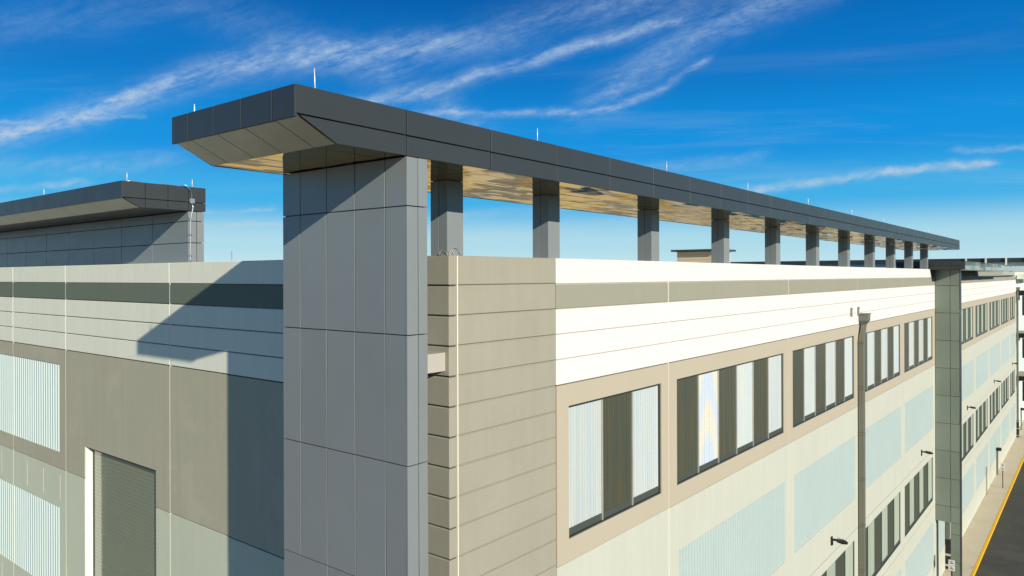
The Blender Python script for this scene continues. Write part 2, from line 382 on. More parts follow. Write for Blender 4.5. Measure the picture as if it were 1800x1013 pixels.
# inner body
box('wall_core', -8.6, -8.15, 8.60, 104, -19.1, -1.0, 'core', WH, 0)
box('wall_core', -60, -8.6, 8.72, 9.0, -19.1, -1.0, 'core', WH, 0)
box('roof', -95, -8.58, 8.98, 104, -1.6, -.9, 'roof', WH, 0)
box('parapet_backing', -8.46, -8.12, 8.60, 49.0, -1.0, .30, 'white', WH, 0)
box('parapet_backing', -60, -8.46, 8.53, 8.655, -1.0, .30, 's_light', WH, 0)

# corner block courses (taupe), its south return and the narrow corner strip
zc = [.33-.4785*i for i in range(42)]
for z1, z0 in zip(zc, zc[1:]):
    if z1 < -18.9: break
    t, b = z1-(0 if z1 > .3 else G_), max(z0, -19.05)+G_
    wb('concrete_course', 'E', EX, SY+.205, 11.29, b, t, 'block', WH, th=.16, bev=.012)
    # corner stone: seen from both sides
    box('corner_stone', -9.7, EX, SY, SY+.19, b, t, 'block', WH, .012)
box('joint_sealant', EX-.1, EX-.004, SY+.188, SY+.207, -19, .325, 'seal', WH, 0)
box('joint_backing', EX-.12, EX-.03, SY+.2, 11.3, -19, .3, 'stripe', WH, 0)
box('joint_backing', -9.6, EX-.03, SY+.03, SY+.17, -19, .3, 'core', WH, 0)

def window(face, plane, a0, a1, z0, z1, n, first, lowkey=False, lone=None, P=WH):
    """ribbed sheet window: frame, mullions and n sheets, set back from the wall"""
    fr = []
    def rb(a, b, c, d_, o0, o1):
        return (plane-o1, plane-o0, a, b, c, d_) if face == 'E' else (a, b, plane+o0, plane+o1, c, d_)
    fr += [rb(a0, a1, z1-.045, z1, .03, .12), rb(a0, a1, z0, z0+.03, .02, .12), rb(a0, a0+.03, z0+.03, z1-.045, .03, .12), rb(a1-.04, a1, z0+.03, z1-.045, .03, .12)]
    w = multibox('window', fr, 'frame', P)
    x0, x1, y0, y1, c0, c1 = rb(a0+.03, a1-.04, z0+.03, z0+.17, .05, .12)
    box('sill', x0, x1, y0, y1, c0, c1, 'sill', w, .004)
    wd = (a1-a0-.07)/n
    for i in range(n):
        s = a0+.03+i*wd
        lt = (i % 2 == 0) == first
        mt = ('plight' if lt else 'pdark') if not lowkey else ('plight2' if lt else 'pdark2')
        if lone == i: mt = 'pfilm'
        ribbed('pane', face, plane-.055 if face == 'E' else plane+.055, s+.018, s+wd-.018, z0+.172, z1-.047, mt, w, per=.1, dpt=.012)
        if i:
            x0, x1, y0, y1, c0, c1 = rb(s-.016, s+.016, z0+.03, z1-.045, .025, .12)
            box('mullion', x0, x1, y0, y1, c0, c1, 'mull' if not lowkey else 'sill', w, .003)
    return w

bays = [(11.31, 15.88, 11.71, 15.50, 3), (15.88, 24.37, 16.30, 23.88, 6), (24.37, 32.97, 24.76, 32.43, 6), (32.97, 41.75, 33.42, 41.22, 6), (41.75, 50.98, 42.2, 50.25, 6)]
bays2 = [(50.98, 59.9, 51.9, 59.4, 6), (59.9, 68.55, 60.4, 67.95, 6), (68.55, 77.8, 69.2, 77.05, 6), (77.8, 87.45, 78.4, 86.8, 6), (87.45, 96.5, 88.1, 95.6, 6), (96.5, 104.0, 97.2, 102.6, 4)]
def facade_bay(a0, a1, w0, w1, n, idx, low):
    L = a0 if idx == 0 else a0+.012; R = a1-.012
    if not low:
        for i in range(5):
            t = Z[i]-(0 if i == 0 else G_*.8); b = Z[i+1]+G_*.8
            R2 = R
            if i == 0 and a1 > 50:      # the parapet stops short in a sloping cut by the second portal
                v = [(x, yy, z) for x in (EX-.16, EX) for (yy, z) in ((L, b), (50.05, b), (49.55, t), (L, t))]
                mesh('concrete_course', v, [(0, 1, 2, 3), (4, 7, 6, 5), (0, 4, 5, 1), (1, 5, 6, 2), (2, 6, 7, 3), (3, 7, 4, 0)], 'white', WH, (EX, L, b)); continue
            wb('concrete_course', 'E', EX, L, R2, b, t, 'stripe' if i == 1 else 'white', WH, th=.12 if i else .16, bev=.009)
    else:
        wb('concrete_course', 'E', EX, L, R, -.62+G_, -.25, 'stripe', WH, th=.12, bev=.009)
        for i in (2, 3, 4): wb('concrete_course', 'E', EX, L, R, Z[i+1]+G_*.8, Z[i]-G_*.8, 'white', WH, th=.12, bev=.009)
    ringpanel('wall_panel', 'E', EX, L, R, -5.48+G_, -2.06-G_, w0, w1, -5.04, -2.49, 'tan', WH)
    far = a0 > 50
    window('E', EX, w0, w1, -5.04, -2.49, n, idx == 0, far, 1 if idx == 1 else None)
    if idx == 0:
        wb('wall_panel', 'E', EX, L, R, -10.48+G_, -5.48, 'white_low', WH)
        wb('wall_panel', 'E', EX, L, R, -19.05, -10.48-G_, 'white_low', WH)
    else:
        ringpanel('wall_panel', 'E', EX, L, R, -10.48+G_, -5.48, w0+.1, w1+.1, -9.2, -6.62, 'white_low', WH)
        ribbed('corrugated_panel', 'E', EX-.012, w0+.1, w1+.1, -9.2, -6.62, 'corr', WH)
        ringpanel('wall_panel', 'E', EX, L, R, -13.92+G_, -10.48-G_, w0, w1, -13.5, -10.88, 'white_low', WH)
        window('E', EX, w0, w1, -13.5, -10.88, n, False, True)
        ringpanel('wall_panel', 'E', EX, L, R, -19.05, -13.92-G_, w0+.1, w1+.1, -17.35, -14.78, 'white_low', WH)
        ribbed('corrugated_panel', 'E', EX-.012, w0+.1, w1+.1, -17.35, -14.78, 'corr', WH)
        nn = int((w1-w0)//1.27)
        for q in range(nn+1):
            s = w0+.1+q*1.26
            for zt, zb in ((-5.72, -6.38), (-9.45, -10.15)):
                box('drip_groove', EX-.01, EX+.002, s, s+.012, zb, zt, 'groove', WH, 0)
    box('joint_sealant', EX-.1, EX-.005, a1-.013, a1+.013, -19, .3 if not low and a1 < 50 else -.3, 'seal', WH, 0)
    box('joint_backing', EX-.13, EX-.02, L+.01, R-.01, -5.4, Z[5], 'tan', WH, 0) if False else None
for i, b in enumerate(bays): facade_bay(*b, i, False)
for i, b in enumerate(bays2): facade_bay(*b, i+5, True)
box('joint_backing', EX-.13, EX-.016, 11.32, 49.5, -2.05, .29, 'tan', WH, 0)
box('joint_backing', EX-.13, EX-.016, 51, 104, -2.05, -.28, 'tan', WH, 0)
# recessed clerestory below the second canopy
box('clerestory_wall', -9.5, -9.2, 51.2, 103.5, -1.0, .5, 'stripe', WH, 0)
box('dark_strip', -9.19, -8.9, 51.4, 103.2, -.9, -.12, 'black', WH, 0)  # black strip along the recess below the canopy

# south wall -----------------------------------------------------------------
sj = [(-16.93, -9.72), (-22.94, -16.93), (-27.1, -22.94), (-33.1, -27.1), (-39.1, -33.1), (-46, -39.1), (-60, -46)]
for bi, (a0, a1) in enumerate(sj):
    L, R = a0+.014, (a1-.014 if bi else a1)
    for i in range(5):
        t = Z[i]-(0 if i == 0 else G_); b = Z[i+1]+G_
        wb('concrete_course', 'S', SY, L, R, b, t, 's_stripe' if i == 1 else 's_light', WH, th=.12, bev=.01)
    if bi == 1:
        # taupe and pale panels interrupted by the tall door opening
        d0, d1, dt = -21.67, -17.62, -4.6
        v = []; f = []
        def quadbox(x0, x1, z0, z1): v_ = (x0, x1, SY, SY+.3, z0, z1); return v_
        multibox('wall_panel', [quadbox(L, d0, -5.48+G_, -2.06-G_), quadbox(d1, R, -5.48+G_, -2.06-G_), quadbox(d0, d1, dt, -2.06-G_)], 's_taupe', WH)
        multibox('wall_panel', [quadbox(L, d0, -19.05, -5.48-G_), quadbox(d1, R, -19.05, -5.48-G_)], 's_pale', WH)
    else:
        if bi >= 2:
            b1 = -23.36 if bi == 2 else R; b0 = L if bi in (2, 3, 4) else L+.4
            b0 = L; b1 = min(b1, R)
            bx = [(L, R, SY, SY+.16, -2.49, -2.06-G_), (L, R, SY, SY+.16, -5.48+G_, -5.02)]
            if b1 < R-.05: bx.append((b1, R, SY, SY+.16, -5.02, -2.49))
            multibox('wall_panel', bx, 's_taupe', WH)
            ribbed('corrugated_panel', 'S', SY+.012, b0, b1, -5.02, -2.49, 'corr', WH, per=.18, dpt=.04)
            bx = [(L, R, SY, SY+.16, -6.6, -5.48-G_), (L, R, SY, SY+.16, -13.9, -9.1)]
            if b1 < R-.05: bx.append((b1, R, SY, SY+.16, -9.1, -6.6))
            multibox('wall_panel', bx, 's_pale', WH)
            ribbed('corrugated_panel', 'S', SY+.012, b0, b1, -9.1, -6.6, 'corr', WH, per=.18, dpt=.04)
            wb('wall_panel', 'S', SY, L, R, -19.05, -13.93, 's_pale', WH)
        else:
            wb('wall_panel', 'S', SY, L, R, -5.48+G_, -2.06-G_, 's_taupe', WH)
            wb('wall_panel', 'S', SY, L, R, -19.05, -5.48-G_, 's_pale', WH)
    box('joint_sealant', a0-.015, a0+.015, SY+.006, SY+.1, -19, .32, 'seal', WH, 0)
box('joint_backing', -60, -9.8, SY+.02, SY+.13, -2.05, .29, 's_stripe', WH, 0)
for x_ in (-23.36, -24.61, -25.9, -28.16, -29.4, -30.6):
    for zt, zb in ((-5.66, -6.4), (-9.3, -10.1)):
        box('drip_groove', x_-.011, x_+.011, SY-.003, SY+.02, zb, zt, 'seal', WH, 0)
# tall glazed door with slats
D = multibox('door', [(-21.67, -21.60, SY+.2, SY+.27, -19, -4.6), (-17.69, -17.62, SY+.16, SY+.27, -19, -4.6), (-21.60, -17.69, SY+.16, SY+.27, -4.72, -4.6)], 'frame', WH)
box('door_jamb', -21.685, -21.655, SY+.02, SY+.2, -19, -4.62, 'white', D, .002)
zz = -4.725
while zz > -14:
    box('slat', -21.598, -17.692, SY+.215, SY+.245, zz-.097, zz-.002, 'door', D, .003); zz -= .1
box('door_leaf', -21.598, -17.692, SY+.225, SY+.26, -19, -4.72, 'door', D, 0)

# ---------------------------------------------------------------- clad corner pier
def cladding(root, face, plane, edges, levels, m, th=.03, gap=.0065, name='cladding_panel', out=0, tilt=.002):
    for a0, a1 in zip(edges, edges[1:]):
        for z1, z0 in zip(levels, levels[1:]):
            if face in 'ES':
                wb(name, face, plane, a0+gap, a1-gap, z0+gap, z1-gap, m, root, out=0, th=th, bev=.0025, tilt=tilt)
            elif face == 'W':
                box(name, plane, plane+th, a0+gap, a1-gap, z0+gap, z1-gap, m, root, .0025, tilt)
            else:
                box(name, a0+gap, a1-gap, plane-th, plane, z0+gap, z1-gap, m, root, .0025, tilt)
PE = -6.806; PS = 6.398; PN = 6.749; PW = -9.463  # pier, main canopy with columns and left canopy wall scaled about the camera
xs = [PW, -9.034, -8.427, -7.821, -7.219, PE]
lv = [1.51, .887, -.7425, -2.388, -4.022, -5.655, -7.29, -8.92, -10.56, -12.19, -13.82, -15.46, -17.1, -19.03]
PI_ = thing('clad_pier', 'tall grey metal panelled pier holding up the near end of the rooftop canopy', 'pier', ((PE+PW)/2, 6.57, -19))
box('pier_core', PW+.031, PE-.031, PS+.031, PN-.031, -19.1, 1.51, 'core', PI_, 0)
cladding(PI_, 'S', PS, xs, lv, 'acm')
cladding(PI_, 'E', PE, [PS-.0085, 6.588, PN+.0085], lv, 'acm', th=.0295)
cladding(PI_, 'W', PW, [PS+.031, PN+.0085], lv, 'acm', th=.029)
cladding(PI_, 'N', PN, xs, lv, 'acm')
# tie bracket between pier and wall
multibox('bracket', [(-8.6, -8.09, PN+.002, SY-.002, -1.49, -1.20)], 'brk', PI_)

# ---------------------------------------------------------------- main canopy over the colonnade
CW, CS, CN = -9.512, 4.76, 51.9
CC = 5.32
ZT, ZM, ZB = 2.087, 1.766, 1.514
CA = thing('rooftop_canopy', 'long charcoal flat canopy on a row of grey columns along the roof edge', 'canopy', ((PE+CW)/2, 30, -.9))
ey = [CS, PS]
while ey[-1] < CN-1.9: ey.append(ey[-1]+1.621)
ey.append(CN)
GF = .008
for y0, y1 in zip(ey, ey[1:]):
    for sgn, xe in ((1, PE), (-1, CW)):
        X0, X1 = (xe-.03, xe) if sgn == 1 else (xe, xe+.03)
        box('fascia_panel', X0, X1, y0+GF, y1-GF, ZM+GF, ZT, 'fascia', CA, .003, .001)
        if y0 == CS:
            # first lower panel follows the chamfered end
            v = [(x, yy, z) for x in (X0, X1) for (yy, z) in ((CS+.06, ZM-GF), (CC, ZB), (y1-GF, ZB), (y1-GF, ZM-GF))]
            mesh('fascia_panel', v, [(0, 1, 2, 3), (4, 7, 6, 5), (0, 4, 5, 1), (1, 5, 6, 2), (2, 6, 7, 3), (3, 7, 4, 0)], 'fascia', CA, (X0, y1, ZB))
        else:
            box('fascia_panel', X0, X1, y0+GF, y1-GF, ZB, ZM-GF, 'fascia', CA, .003, .001)
sx = [CW, -9.092, -8.473, -7.862, -7.235, PE]
for a0, a1 in zip(sx, sx[1:]):
    box('end_panel', a0+GF, a1-GF, CS-.002, CS+.03, ZM-.03, ZT, 'fascia', CA, .003, .0015)
    box('end_panel', a0+GF, a1-GF, CN-.03, CN+.002, ZB, ZT, 'fascia', CA, .003)
    # sloping end soffit
    l, r = a0+(.032 if a0 == CW else .006), a1-(.032 if a1 == PE else .006)
    mesh('chamfer_panel', [(l, CS+.035, ZM-.015), (r, CS+.035, ZM-.015), (r, CC-.005, ZB), (l, CC-.005, ZB), (l, CS+.035, ZM+.01), (r, CS+.035, ZM+.01), (r, CC-.005, ZB+.03), (l, CC-.005, ZB+.03)],
         [(0, 1, 2, 3), (4, 7, 6, 5), (0, 4, 5, 1), (1, 5, 6, 2), (2, 6, 7, 3), (3, 7, 4, 0)], 'chamf', CA, (l, CS, ZM))
    ys = [CC]+ey[1:]
    for y0, y1 in zip(ys, ys[1:]):
        if a0 == CW: l2 = a0+.035
        else: l2 = a0+.005
        r2 = a1-.035 if a1 == PE else a1-.005
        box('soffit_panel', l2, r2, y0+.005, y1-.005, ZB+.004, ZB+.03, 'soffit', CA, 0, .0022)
box('canopy_core', CW+.05, PE-.05, 5.29, CN-.04, ZB+.045, ZT-.03, 'core', CA, 0)
box('canopy_core', CW+.05, PE-.05, CS+.04, 5.29, ZM+.02, ZT-.03, 'core', CA, 0)
box('roof_cap', CW+.03, PE-.03, CS+.03, CN-.03, ZT-.028, ZT-.006, 'fascia', CA, 0)
ne = [8.79, 11.5, 15.52, 19.64, 23.75, 27.89, 32.05, 36.25, 40.46, 44.8, 49.2]
CX1, CWD = -8.05, .365
CB = .332
for yn in ne:
    x0, x1, y0, y1 = CX1-CWD, CX1, yn-CWD, yn
    c = box('column', x0+.02, x1-.02, y0+.02, y1-.02, CB, ZB, 'core', CA, 0)
    for (a, b) in ((x0, x0+.178), (x0+.188, x1)):
        box('cladding_panel', a, b, y0-.004, y0+.018, CB, ZB-.002, 'acm', c, .002, .0008)
        box('cladding_panel', a, b, y1-.018, y1+.004, CB, ZB-.002, 'acm', c, .002)
    box('cladding_panel', x1-.018, x1, y0+.019, y1-.019, CB, ZB-.002, 'acm', c, .002, .0008)
    box('cladding_panel', x0, x0+.018, y0+.019, y1-.019, CB, ZB-.002, 'acm', c, .002)

# ---------------------------------------------------------------- second, westward canopy wall behind the south parapet
LX = -16.54
WC = thing('rooftop_sign_wall', 'dark canopied metal panel wall standing behind the parapet at the left of the photo', 'canopy', (LX-8, 8.85, -.9))
lz = [1.526, 1.30, .796, .293, -.21, -.88]
lx = [LX-.066-1.687*i for i in range(0, 20)][::-1]
WN, WS = 9.04, 8.662
box('wall_core', -48.5, LX-.05, WS+.031, WN-.031, -.95, 1.526, 'core', WC, 0)
for a0, a1 in zip(lx, lx[1:]):
    for z1, z0 in zip(lz, lz[1:]):
        box('cladding_panel', a0+.008, (a1 if a1 < LX-.2 else LX-.001)-.008, WS, WS+.03, z0+.008, z1-.008, 'acm', WC, .0025, .0012)
for y0, y1 in ((WS-.008, 8.865), (8.865, WN+.008)):
    for z1, z0 in zip(lz, lz[1:]): box('cladding_panel', LX-.03, LX, y0+.008, y1-.008, z0+.008, z1-.008, 'acm', WC, .0025, .0012)
fy = [7.16, 7.67, 8.18, 8.66, 9.08]
for y0, y1 in zip(fy, fy[1:]):
    box('fascia_panel', LX-.03, LX+.02, y0+.006, y1-.006, 1.733+.007, ZT, 'fascia', WC, .003, .001)
    if y0 == 7.16:
        v = [(x, yy, z) for x in (LX-.03, LX+.02) for (yy, z) in ((7.21, 1.724), (7.55, 1.535), (y1-.006, 1.535), (y1-.006, 1.724))]
        mesh('fascia_panel', v, [(0, 1, 2, 3), (4, 7, 6, 5), (0, 4, 5, 1), (1, 5, 6, 2), (2, 6, 7, 3), (3, 7, 4, 0)], 'fascia', WC, (LX, y1, 1.535))
    else: box('fascia_panel', LX-.03, LX+.02, y0+.006, y1-.006, 1.535, 1.733-.007, 'fascia', WC, .003)
for i in range(19):
    a1 = LX+.02-1.687*i; a0 = a1-1.687
    box('fascia_panel', a0+.006, a1-.006, 7.16, 7.19, 1.712, ZT, 'fascia', WC, .003, .001)
    r = a1-.006 if i else LX-.032
    mesh('chamfer_panel', [(a0+.005, 7.195, 1.716), (r, 7.195, 1.716), (r, 7.55, 1.535), (a0+.005, 7.55, 1.535), (a0+.005, 7.195, 1.736), (r, 7.195, 1.736), (r, 7.55, 1.555), (a0+.005, 7.55, 1.555)],
         [(0, 1, 2, 3), (4, 7, 6, 5), (0, 4, 5, 1), (1, 5, 6, 2), (2, 6, 7, 3), (3, 7, 4, 0)], 'chamf', WC, (a0, 7.2, 1.716))
    box('soffit_panel', a0+.005, r, 7.555, 9.07, 1.537, 1.56, 'fascia', WC, 0)
box('canopy_core', -48.5, LX-.05, 7.56, 9.06, 1.565, ZT-.02, 'core', WC, 0)
box('roof_cap', -48.5, LX-.02, 7.19, 9.06, ZT-.018, ZT-.004, 'fascia', WC, 0)

# conduit with junction box running down its end
CD = thing('conduit', 'pale conduit with junction box running down the end of the left canopy wall', 'conduit', (LX+.06, 8.66, -.3))
tube('pipe', [(LX+.05, 8.46, ZT+.02), (LX+.08, 8.56, ZT+.015), (LX+.09, 8.66, ZT-.06), (LX+.075, 8.70, ZT-.17), (LX+.06, 8.71, ZT-.28)], .013, 'galv', CD)
tube('pipe', [(LX+.06, 8.72, ZT-.38), (LX+.065, 8.745, 1.61), (LX+.05, 8.71, 1.44), (LX+.03, 8.695, 1.24), (LX+.03, 8.695, .41), (LX+.03, 8.70, .34)], .013, 'galv', CD)
box('junction_box', LX+.022, LX+.085, 8.67, 8.78, ZT-.38, ZT-.27, 'galv', CD, .006)
for z_ in (1.37, .99, .51): box('pipe_clamp', LX+.001, LX+.05, 8.66, 8.73, z_-.02, z_+.02, 'galv', CD, .003)

# ---------------------------------------------------------------- second portal (pier + flat canopy) further along the facade
PT = thing('entrance_portal', 'green grey panelled portal pier projecting from the facade beyond the downspout', 'portal', (-7.3, 51.2, -19))
l2 = [.3, -.64, -2.3, -3.96, -5.62, -7.28, -8.94, -10.6, -12.26, -13.92, -14.88]
box('portal_core', -7.97, -6.71, 51.03, 51.57, -14.86, .3, 'core', PT, 0)
box('portal_core', -7.16, -6.71, 51.03, 51.57, -19.1, -14.86, 'core', PT, 0)
cladding(PT, 'S', 51.0, [-7.99, -7.19, -6.68], l2, 'acm2', gap=.012, tilt=.004)
cladding(PT, 'S', 51.0, [-7.19, -6.68], [-14.88, -15.55, -17.2, -19.0], 'acm2', gap=.012, tilt=.004)
cladding(PT, 'E', -6.68, [50.985, 51.61], l2+[-15.55, -17.2, -19.0], 'fascia', gap=.012, tilt=.002)
cladding(PT, 'N', 51.6, [-7.99, -7.19, -6.68], l2, 'acm2', gap=.012)
cladding(PT, 'W', -7.19, [51.0, 51.6], [-14.88, -15.55, -17.2, -19.0], 'acm2', gap=.012)
C2 = thing('flat_canopy', 'flat dark canopy with reflective side fascia on top of the second pier', 'canopy', (-7.6, 65, .29))
box('canopy_core', -9.8, -6.25, 49.45, 80.9, .33, .74, 'core', C2, 0)
ce = [-8.86, -8.2, -7.54, -6.88, -6.2]
for a0, a1 in zip(ce, ce[1:]):
    for z0, z1 in ((.29, .52), (.52, .79)): box('fascia_panel', a0+.008, a1-.008, 49.4, 49.44, z0+.006, z1-.006, 'fascia', C2, .003)
yy = 49.4
while yy < 80.5:
    box('side_panel', -6.24, -6.195, yy+.008, yy+3.142, .30, .785, 'gloss', C2, .003, .006); yy += 3.15
box('soffit', -9.8, -6.25, 49.46, 80.9, .30, .325, 'sill', C2, 0)
box('roof_cap', -9.8, -6.24, 49.44, 80.95, .745, .78, 'fascia', C2, 0)
box('end_gutter', -8.55, -8.02, 50.1, 50.95, -.2, .29, 'fascia', C2, .01)

# ---------------------------------------------------------------- downspouts
def downspout(y, z, label, kick=-.25):
    t = thing('downspout', label, 'downspout', (-7.85, y, -19), 'downspouts on the facade')
    x = EX
    hb = [(x+.02, y-.22), (x+.02, y+.22), (x+.36, y+.22), (x+.36, y-.22)]
    lo = [(x+.06, y-.12), (x+.06, y+.12), (x+.26, y+.12), (x+.26, y-.12)]
    v = [(a, b, z) for a, b in hb]+[(a, b, z-.28) for a, b in hb]+[(a, b, z-.44) for a, b in lo]
    f = [(0, 1, 2, 3)]+[(i, (i+1) % 4, 4+(i+1) % 4, 4+i) for i in range(4)]+[(4+i, 4+(i+1) % 4, 8+(i+1) % 4, 8+i) for i in range(4)]+[(11, 10, 9, 8)]
    mesh('conductor_head', v, f, 'down', t, (x, y, z))
    box('rim', x+.0, x+.385, y-.245, y+.245, z-.03, z+.02, 'down', t, .004)
    # offset elbow then straight pipe
    e0, e1 = z-.44, z-1.12
    dy = kick
    v = [(x+.09, y-.11, e0), (x+.25, y-.11, e0), (x+.25, y+.11, e0), (x+.09, y+.11, e0), (x+.03, y-.14+dy, e1), (x+.24, y-.14+dy, e1), (x+.24, y+.10+dy, e1), (x+.03, y+.10+dy, e1)]
    mesh('elbow', v, [(0, 1, 2, 3), (7, 6, 5, 4), (0, 4, 5, 1), (1, 5, 6, 2), (2, 6, 7, 3), (3, 7, 4, 0)], 'down', t, (x, y, e0))
    zt = e1
    while zt > -17.0:
        zb = max(zt-1.9, -17.0); box('pipe', x+.03, x+.24, y-.14+dy, y+.10+dy, zb+.004, zt-.004, 'down', t, .006)
        box('strap', x+.005, x+.248, y-.165+dy, y+.125+dy, zt-.09, zt-.05, 'down', t, .003); zt = zb
    box('cast_boot', x+.01, x+.27, y-.17+dy, y+.13+dy, -18.95, -17.0, 'black', t, .02)
    for q in (-17.1, -17.9, -18.7): box('boot_collar', x+.002, x+.3, y-.2+dy, y+.16+dy, q-.08, q, 'galv', t, .01)
    return t
downspout(33.35, -1.62, 'long square downspout with conductor head on the white facade, nearest the camera')
downspout(104.4, -1.5, 'thin downspout at the far end of the white facade')
t = thing('drain_pipe', 'grey drain pipe with black cast boot seen through the portal opening', 'pipe', (-7.85, 54.6, -19))
for zt in range(-2, -17, -2): box('pipe', -7.98, -7.74, 54.5, 54.76, zt-1.99, zt, 'down', t, .01)
box('cast_boot', -7.99, -7.7, 54.46, 54.8, -18.9, -18.0+1.0, 'black', t, .03)
box('boot_collar', -7.995, -7.66, 54.43, 54.83, -18.05, -17.9, 'galv', t, .01)
box('boot_collar', -7.995, -7.66, 54.43, 54.83, -18.72, -18.58, 'galv', t, .01)
for y_, lb in ((31.95, 'small grey scupper vent on the white wall, left of the conductor head'), (33.05, 'small grey scupper vent just above the conductor head')):
    t = thing('scupper_vent', lb, 'vent', (EX, y_, -1.6), 'scupper vents')
    box('sleeve', EX+.001, EX+.05, y_-.09, y_+.09, -1.68, -1.33, 'down', t, .006)
    box('grille', EX+.05, EX+.062, y_-.06, y_+.06, -1.62, -1.39, 'tan', t, .002)

# ---------------------------------------------------------------- wall lights
def wall_light(y, label):
    t = thing('wall_light', label, 'lamp', (EX, y, -10.0), 'arm lights on the white facade')
    box('mounting_plate', EX+.001, EX+.05, y-.07, y+.07, -10.12, -9.8, 'black', t, .008)
    v = []
    def seg(name, x0, x1, z0a, z0b, z1a, z1b, w0, w1, m):
        vv = [(x, y+s*w, z) for (x, za, zb, w) in ((x0, z0a, z0b, w0), (x1, z1a, z1b, w1)) for (s, z) in ((-1, za), (1, za), (1, zb), (-1, zb))]
        mesh(name, vv, [(0, 1, 2, 3), (7, 6, 5, 4), (0, 4, 5, 1), (1, 5, 6, 2), (2, 6, 7, 3), (3, 7, 4, 0)], m, t, (x0, y, z0a))
    seg('arm', EX+.05, EX+.22, -9.94, -9.87, -9.93, -9.85, .025, .03, 'black')
    seg('lamp_head', EX+.22, EX+.42, -9.95, -9.84, -9.97, -9.85, .07, .11, 'black')
    seg('lamp_head', EX+.42, EX+.58, -9.97, -9.85, -9.96, -9.90, .11, .07, 'black')
    box('photocell', EX+.24, EX+.29, y-.03, y+.03, -9.84, -9.78, 'galv', t, .006)
for y_, lb in ((29.07, 'black arm light on the white wall left of the downspout, largest of them'), (46.6, 'black arm light on the white wall between downspout and portal pier'),
               (64.4, 'black arm light on the wall, first past the portal pier'), (81.8, 'black arm light on the wall, second past the portal pier'),
               (99.2, 'black arm light at the far end of the white wall')):
    wall_light(y_, lb)

# ---------------------------------------------------------------- lightning rods
def rod(x, y, z, h, label, r=.011, lean=0):
    t = thing('lightning_rod', label, 'lightning rod', (x, y, z), 'lightning rods on the canopies')
    tube('shaft', [(x, y, z+.03), (x+lean*.5, y, z+.03+h*.5), (x+lean, y, z+h)], r, 'rod', t, 6, r*.6)
    box('foot', x-.05, x+.05, y-.035, y+.035, z-.002, z+.035, 'galv', t, .004)
rl = ['white lightning rod at the near corner of the main canopy, tallest in the photo', 'white lightning rod on the main canopy over the second column', 'white lightning rod on the main canopy above the beige rooftop hut',
      'white lightning rod on the main canopy, fourth from its near corner', 'white lightning rod on the main canopy, fifth from its near corner', 'white lightning rod on the main canopy, sixth from its near corner',
      'white lightning rod on the main canopy, seventh from its near corner', 'small lightning rod on the main canopy, eighth from its near corner', 'small lightning rod on the main canopy, ninth from its near corner',
      'small lightning rod on the main canopy, last but one', 'small lightning rod at the far tip of the main canopy']
for i, (y_, lb) in enumerate(zip([5.2, 9.46, 13.93, 18.4, 23.3, 28.3, 33.2, 38.3, 43.1, 48.0, 51.7], rl)):
    rod(-7.05, y_, ZT-.004, .31 if i == 0 else .28, lb, .009 if i < 4 else .013, -.015 if i == 0 else 0)
rod(-9.36, 4.99, ZT-.004, .2, 'short lightning rod at the outer west corner of the main canopy')
rod(-16.75, 7.38, ZT-.004, .22, 'lightning rod near the front corner of the left canopy')
rod(-16.75, 8.87, ZT-.004, .22, 'lightning rod above the conduit on the left canopy')
rod(-21.5, 7.38, ZT-.004, .22, 'lightning rod furthest left on the left canopy')
t = thing('cable', 'thin grey cable looping along the top of the main canopy', 'cable', (-8.2, 5, ZT))
for a, b, h in (((-9.0, 4.91, ZT), (-8.4, 4.87, ZT), .05), ((-8.5, 4.87, ZT), (-7.9, 5.1, ZT), .05)):
    tube('strand', arc(a, b, h), .008, 'cable', t, 6)
tube('strand', [(-6.95, 5.9+i*.9, ZT+.006+.022*abs(math.sin(i*1.3))) for i in range(14)], .008, 'cable', t, 6)
t = thing('cable', 'black and white cable along the top of the left canopy', 'cable', (-16.6, 7.7, ZT))
tube('strand', [(-16.62, 7.3+i*.115, ZT+.012+.012*math.sin(i)) for i in range(11)], .008, 'galv', t, 6)
t = thing('cable_coil', 'loose loops of grey cable on top of the taupe corner block', 'cable', (-8.35, 8.7, .33))
for (a, b, h) in (((-8.25, 8.413, .33), (-8.0, 8.45, .33), .12), ((-8.18, 8.413, .33), (-8.04, 8.415, .33), .06), ((-8.03, 8.42, .33), (-8.005, 8.72, .33), .13), ((-8.22, 8.411, .33), (-8.01, 8.55, .33), .15)):
    tube('strand', arc(a, b, h, 14), .006, 'cable', t, 6)
t = thing('hanging_cable', 'thin dark cable dangling behind the near pier', 'cable', (-8.3, 8.2, .34))
tube('strand', [(-8.36, 8.2, 1.5), (-8.30, 8.2, 1.2), (-8.29, 8.2, .85), (-8.31, 8.2, .55), (-8.36, 8.2, .34), (-8.45, 8.25, .1)], .006, 'black', t, 6)

t = thing('antenna_mast', 'hair-thin distant mast above the south parapet between the two canopies', 'mast', (-84.8, 50, -.9))
tube('shaft', [(-84.8, 50, -.9), (-84.8, 50, 3.2)], .035, 'galv', t, 6)

# ---------------------------------------------------------------- rooftop hut
HU = thing('rooftop_hut', 'small beige ribbed rooftop hut with a thin dark roof seen between the columns', 'hut', (-32, 72, -.9))
for k in range(12):
    z0 = -.88+k*.275
    box('siding_board', -34.3, -30.0, 70.0, 70.05, z0, z0+.25, 'beige', HU, .012)
    box('siding_board', -30.0, -29.95, 70.06, 73.3, z0, z0+.25, 'beige', HU, .012)
box('hut_core', -34.25, -30.02, 70.04, 73.3, -.9, 2.42, 'beige', HU, 0)
box('roof_slab', -34.7, -29.55, 69.4, 73.8, 2.44, 2.63, 'fascia', HU, .01)

